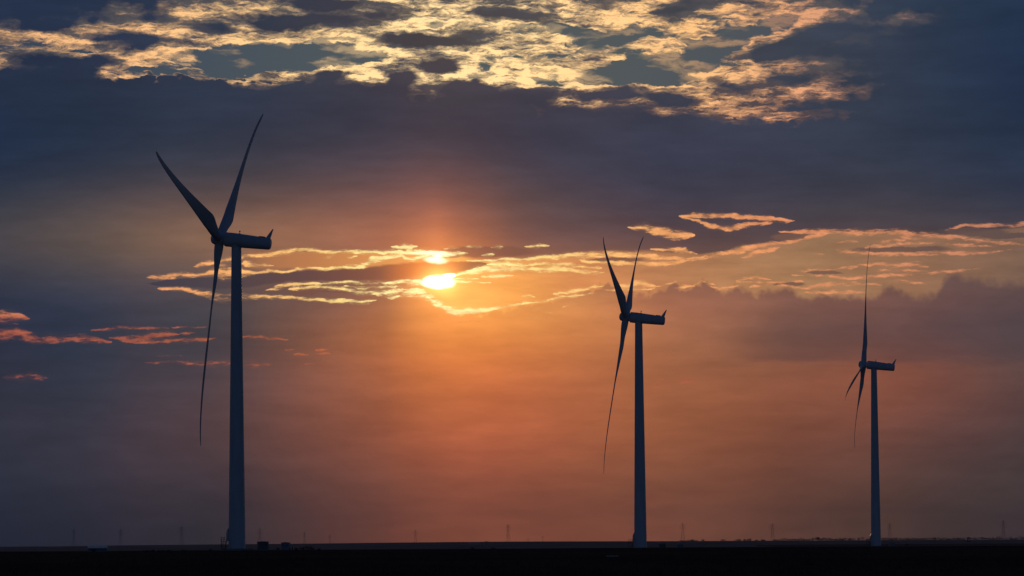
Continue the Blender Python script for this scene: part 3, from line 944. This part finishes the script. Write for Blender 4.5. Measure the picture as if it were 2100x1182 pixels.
# marker posts beside the second cabinet
def post(px, dist, h, lab):
    t = empty('marker_post', stand(px, dist))
    MB().bar((0, 0, -.2), (0, 0, h), .16, 10).build('post', M_dark, t)
    MB().bar((0, 0, h), (0, 0, h + .1), .2, 10, .1).build('cap', M_galv, t)
    tag(t, lab, 'post', 'marker posts by the cabinet')
post(594.5, 772, .65, 'short dark marker post hard against the blue-grey cabinet')
post(599.5, 772, .8, 'taller dark marker post right of the blue-grey cabinet')


# ---- scrub
def shrub(base, w, h, lab, group='scrub bushes on the plain', n=260, mat=None):
    t = empty('shrub', base)
    mb = MB()
    for k in range(7):
        a = random.uniform(0, 6.28); mb.bar((0, 0, -.1), (math.cos(a) * w * .32, math.sin(a) * w * .32, h * random.uniform(.5, .85)), .03, 5, .008)
    mb.build('stem', M_stem, t)
    mb = MB()
    cl = [(random.uniform(-.5, .5) * w, random.uniform(-.4, .4) * w, random.uniform(.3, .8) * h * (1 - .0), random.uniform(.14, .3)) for _ in range(9)]
    for k in range(n):
        c = random.choice(cl); rr = c[3] * min(w, h * 1.6)
        p0 = Vector((c[0] + random.gauss(0, rr * .6), c[1] + random.gauss(0, rr * .6), max(.02, c[2] + random.gauss(0, rr * .4))))
        s_ = random.uniform(.05, .13) * (.6 + h * .4)
        a = Vector((random.gauss(0, 1), random.gauss(0, 1), random.gauss(0, 1))).normalized() * s_
        b2 = Vector((random.gauss(0, 1), random.gauss(0, 1), random.gauss(0, 1))).normalized() * s_
        mb.tri(p0 - a, p0 + a * .4 + b2, p0 + a - b2 * .3)
    mb.build('foliage', M_leaf, t)
    return tag(t, lab, 'shrub', group)

SH = [(570.5, 770, .7, .75, 'small round bush between the two cabinets of the nearest turbine'),
      (606, 770, .9, .55, 'low bush just right of the two marker posts'),
      (620, 768, 1.5, .7, 'low spreading bush right of the cabinets, left of the tall scrub clump'),
      (631, 770, 1.8, 1.15, 'tallest scrub bush right of the blue-grey cabinet'),
      (639, 772, 1.1, .6, 'low bush on the right end of the scrub clump by the cabinets'),
      (432, 730, 1.0, .5, 'low bush in front of the nearest turbine, left of its steps'),
      (300, 700, 1.3, .5, 'dark low bush, leftmost of the row left of the nearest turbine'),
      (313, 701, 1.1, .55, 'dark low bush, second in the row left of the nearest turbine'),
      (330, 704, 1.6, .5, 'wide low bush in the middle of the row left of the nearest turbine'),
      (345, 702, 1.2, .45, 'flat low bush, fourth in the row left of the nearest turbine'),
      (377, 706, 1.0, .45, 'small low bush, rightmost of the row left of the nearest turbine'),
      (655, 760, 1.0, .4, 'flat little bush farther right of the scrub clump'),
      (970, 760, 1.2, .45, 'low bush left of the tilted pale panel'),
      (1012, 760, 1.0, .4, 'low bush right of the tilted pale panel')]
for px, d_, w_, h_, lab in SH:
    shrub(stand(px, d_), w_, h_, lab)

# ---- low shed on the left
t = empty('shed', stand(200, 728), R(10))
MB().box((0, 0, .4), (4.3, 3.0, 1.2)).build('wall', M_wall, t)
mb = MB(); mb.box((0, 0, 1.22), (4.7, 3.4, .09), rot=Matrix.Rotation(R(11), 4, 'X'), bevel=.02)
for k in range(9): mb.box((-2.2 + .55 * k, 0, 1.285), (.05, 3.3, .05), rot=Matrix.Rotation(R(11), 4, 'X'))
mb.build('roof', M_roof, t)
mb = MB(); mb.rings([[(x, -1.5, .9), (x, 1.5, .9), (x, 1.5, 1.48), (x, -1.5, .92)] for x in (-2.14, 2.14)]); mb.build('gable', M_wall, t)
MB().box((-1.0, -1.53, .45), (.8, .05, .85)).build('door', M_dark, t)
tag(t, 'low grey shed with a pale sheet roof on the dark plain at far left', 'shed')

# ---- tilted panel on a post
t = empty('solar_panel', stand(996, 768))
MB().bar((0, 0, -.2), (0, 0, .75), .05, 8).build('post', M_galv, t)
MB().box((0, 0, .8), (1.15, .8, .07), rot=Matrix.Rotation(R(38), 4, 'Y'), bevel=.01).build('panel', M_roof, t)
tag(t, 'small pale panel tilted on a post in the dark field below the sun', 'panel')

# ---- pale slab in the near field
t = MB()
for k in range(9): t.box((random.uniform(-.75, .75), random.uniform(-.2, .2), .04), (random.uniform(.12, .45), .3, random.uniform(.06, .16)), random.uniform(-.4, .4), bevel=.02)
o = t.build('rubble_heap', M_roof); o.location = stand(1255, 390)
tag(o, 'thin pale scatter of rubble in the near field, left of the middle turbine', 'rubble')

# ---- long pale building far away
bp = stand(972, 4700)
t = empty('long_building', bp)
MB().box((0, 0, .4), (18, 9, 1.8)).build('wall', M_roof, t)
mb = MB(); mb.poly([(-9.4, 1.3), (9.4, 1.3), (9.2, 1.45), (8.0, 2.1), (-8.0, 2.1), (-9.2, 1.45)], 10)
mb.build('roof', M_roof, t)
mb = MB()
for k in range(4): MB().box((-6.5 + 4.3 * k, -4.55, .7), (1.4, .1, .7)).build('window', M_dark, t)
mb.bm.free()
tag(t, 'long low pale building on the horizon below the sun', 'building')


# ---- utility poles on the horizon
def upole(px, dist, h, lab):
    t = empty('utility_pole', stand(px, dist))
    MB().bar((0, 0, -1), (0, 0, h), .22, 8, .15).build('pole', M_pylon, t)
    MB().box((0, 0, h - .6), (3.4, .25, .3)).build('crossarm', M_pylon, t)
    for s in (-1.5, 0, 1.5):
        MB().bar((s, 0, h - .45), (s, 0, h + .1), .12, 6).build('insulator', M_dark, t)
    tag(t, lab, 'utility pole', 'utility poles on the horizon')
upole(997.6, 3000, 7.6, 'little crossarm pole just right of the long pale building')
upole(1083, 4600, 7.0, 'shortest utility pole, between the far pylon and the taller pole right of the sun')
upole(1113, 4600, 10.5, 'slim utility pole on the horizon, farthest right of the pole row')


# ---- transmission pylons
def pylon_parts(t, h):
    mb = MB(); r = .095
    hw = lambda z: 3.6 * (1 - z / h) ** 1.15 + .55       # half width of body at height z
    lv = [0, .14, .27, .39, .5, .6, .69, .77, .84, .9, .95]
    lv = [v * h for v in lv]
    for a, b in zip(lv, lv[1:]):
        for sx, sy in ((-1, -1), (1, -1), (1, 1), (-1, 1)):
            mb.bar((sx * hw(a), sy * hw(a), a), (sx * hw(b), sy * hw(b), b), r, 4)
        for (p1, p2) in (((-1, -1), (1, -1)), ((1, -1), (1, 1)), ((1, 1), (-1, 1)), ((-1, 1), (-1, -1))):
            mb.bar((p1[0] * hw(a), p1[1] * hw(a), a), (p2[0] * hw(b), p2[1] * hw(b), b), r * .6, 4)
            mb.bar((p2[0] * hw(a), p2[1] * hw(a), a), (p1[0] * hw(b), p1[1] * hw(b), b), r * .6, 4)
    for sx, sy in ((-1, -1), (1, -1), (1, 1), (-1, 1)): mb.bar((sx * hw(lv[-1]), sy * hw(lv[-1]), lv[-1]), (0, 0, h), r, 4)
    mb.build('lattice_body', M_pylon, t)
    for z, w in ((.66 * h, 6.2), (.78 * h, 7.4), (.9 * h, 5.2)):
        for s in (-1, 1):
            mb = MB()
            for sy in (-1, 1):
                mb.bar((s * hw(z), sy * hw(z), z), (s * w, 0, z + .2), r * .8, 4)
                mb.bar((s * hw(z + 1.8), sy * hw(z + 1.8), z + 1.8), (s * w, 0, z + .2), r * .8, 4)
            mb.bar((s * w, 0, z + .2), (s * w, 0, z - 1.6), .13, 4)
            mb.build('crossarm', M_pylon, t)

PY = [(151.5, 1084, 'faint pylon on the horizon, leftmost of all'), (247, 1085, 'faint pylon second from the left, above and right of the low shed'),
      (372.5, 1079, 'faint pylon midway between the low shed and the nearest turbine'), (533, 1083, 'faint pylon just right of the nearest turbine, above the dark cabinet'),
      (624.5, 1091, 'faint pylon above the tallest scrub bush'), (676.5, 1096, 'shortest faint pylon, right of the scrub clump'),
      (852, 1086, 'faint pylon on the horizon below and left of the sun'), (1042, 1075, 'faint pylon right of the long pale building'),
      (1400.5, 1072, 'faint pylon on the horizon right of the middle turbine'), (1584.5, 1073, 'faint pylon midway between the middle and the farthest turbine'),
      (1825, 1073, 'pylon just right of the farthest turbine'), (2058, 1067, 'tall pylon at the right end of the horizon')]
PYD = 6400.0
pz = None
for px, ty, lab in PY:
    b_ = stand(px, PYD)
    top = at(px, ty, PYD)
    h = top.z - b_.z
    if pz is None:
        pz = empty('transmission_pylon', b_); pylon_parts(pz, 40.0); pz_kids = [o for o in C.objects if o.parent == pz]; t = pz
    else:
        t = pz.copy(); C.objects.link(t); t.location = b_
        for o in pz_kids:
            c = o.copy(); C.objects.link(c); c.parent = t
    sc_ = h / 40.0
    t.scale = (sc_, sc_, sc_)
    t.rotation_euler = (0, 0, R(random.uniform(-35, 35)))
    tag(t, lab, 'pylon', 'transmission pylons along the horizon')


# ---- far trees
def leaf_mass(mb, c, rx, ry, rz_, n, s):
    for k in range(n):
        while True:
            v = Vector((random.uniform(-1, 1), random.uniform(-1, 1), random.uniform(-1, 1)))
            if v.length < 1: break
        p0 = Vector((c[0] + v.x * rx, c[1] + v.y * ry, c[2] + v.z * rz_))
        a = Vector((random.gauss(0, 1), random.gauss(0, .5), random.gauss(0, 1))).normalized() * s
        b2 = Vector((random.gauss(0, 1), random.gauss(0, .5), random.gauss(0, 1))).normalized() * s
        mb.tri(p0 - a, p0 + a * .5 + b2, p0 + a - b2 * .4)

mb = MB()
px = 1395.0
while px < 2150:
    d_ = 5300 + random.uniform(-150, 250)
    if random.random() < (.55 if px < 1600 else .93):
        b_ = stand(px, d_)
        hh = random.uniform(2.2, 5.2) * (.55 + .45 * min(1, (px - 1380) / 300)) * (1.25 if random.random() < .15 else 1)
        ww = random.uniform(3, 8)
        leaf_mass(mb, (b_.x, b_.y, b_.z + hh * .5), ww, 3, hh * .55, 55, .75)
    px += random.uniform(3, 8)
o = mb.build('tree_line', M_tree)
tag(o, 'thin hazy line of far-off trees along the right half of the horizon', 'tree line', kind='stuff')

t = empty('tree', stand(1677, 5000))
MB().bar((0, 0, -.5), (0, 0, 2.6), .35, 8, .2).build('trunk', M_stem, t)
mb = MB()
for c in ((-1.8, 0, 3.2), (1.2, 0, 3.8), (0, 0, 4.8), (2.8, 0, 2.8)): leaf_mass(mb, c, 2.4, 2.2, 1.7, 90, .45)
mb.build('crown', M_leaf, t)
tag(t, 'single dark round tree standing out of the hazy tree line', 'tree')

# ---- small dark nodding pump on the right horizon
pb = stand(1986, 3300); pb.z = at(1986, 1110.5, 3300).z
t = empty('pump_jack', pb, R(0))
MB().box((0, 0, -.4), (4.4, 1.6, 1.2)).build('base', M_dark, t)
mb = MB()
for sy in (-.5, .5): mb.bar((-1.5, sy, .2), (-.9, 0, 3.9), .3, 6); mb.bar((-.4, sy, .2), (-.9, 0, 3.9), .22, 6)
mb.build('post', M_dark, t)
mb = MB(); mb.bar((-1.7, 0, 3.7), (.9, 0, 4.3), .42, 8); mb.build('beam', M_dark, t)
mb = MB(); mb.poly([(.7, 4.7), (1.5, 4.4), (2.1, 3.7), (2.4, 2.6), (1.9, 2.4), (1.5, 3.3), (.7, 3.9)], .6); mb.build('horse_head', M_dark, t)
mb = MB(); mb.bar((2.2, 0, 2.5), (2.2, 0, .2), .18, 6); mb.build('rod', M_dark, t)
tag(t, 'small dark arched pump jack alone on the horizon at far right', 'pump jack')

# ---- ground cover
mb = MB()
for k in range(5200):
    y = 165 + 560 * random.random() ** 1.3
    x = random.uniform(-.185, .185) * y
    z = ground_z(x, y)
    for j in range(3):
        h = random.uniform(.10, .34); a = random.uniform(-.3, .3); w = .02
        xx = x + random.uniform(-.25, .25); yy = y + random.uniform(-.3, .3)
        mb.tri((xx - w, yy, z - .03), (xx + w, yy, z - .03), (xx + a * h, yy + random.uniform(-.1, .1), z + h))
o = mb.build('grass', M_straw)
tag(o, 'dark stubbly grass over the near field', 'grass', kind='stuff')

# ---- haze
mb = MB(); mb.box((0, 6650, 66), (27000, 14500, 152))
vm_ = bpy.data.materials.new('haze'); vm_.use_nodes = True
nt = vm_.node_tree; nt.nodes.clear()
pv = nt.nodes.new('ShaderNodeVolumePrincipled'); out = nt.nodes.new('ShaderNodeOutputMaterial')
pv.inputs['Color'].default_value = (.9, .88, .92, 1)
pv.inputs['Density'].default_value = HAZE_D = 3.8e-5
pv.inputs['Anisotropy'].default_value = .15
nt.links.new(pv.outputs[0], out.inputs['Volume'])
hz_o = mb.build('haze', vm_)
tag(hz_o, kind='stuff')
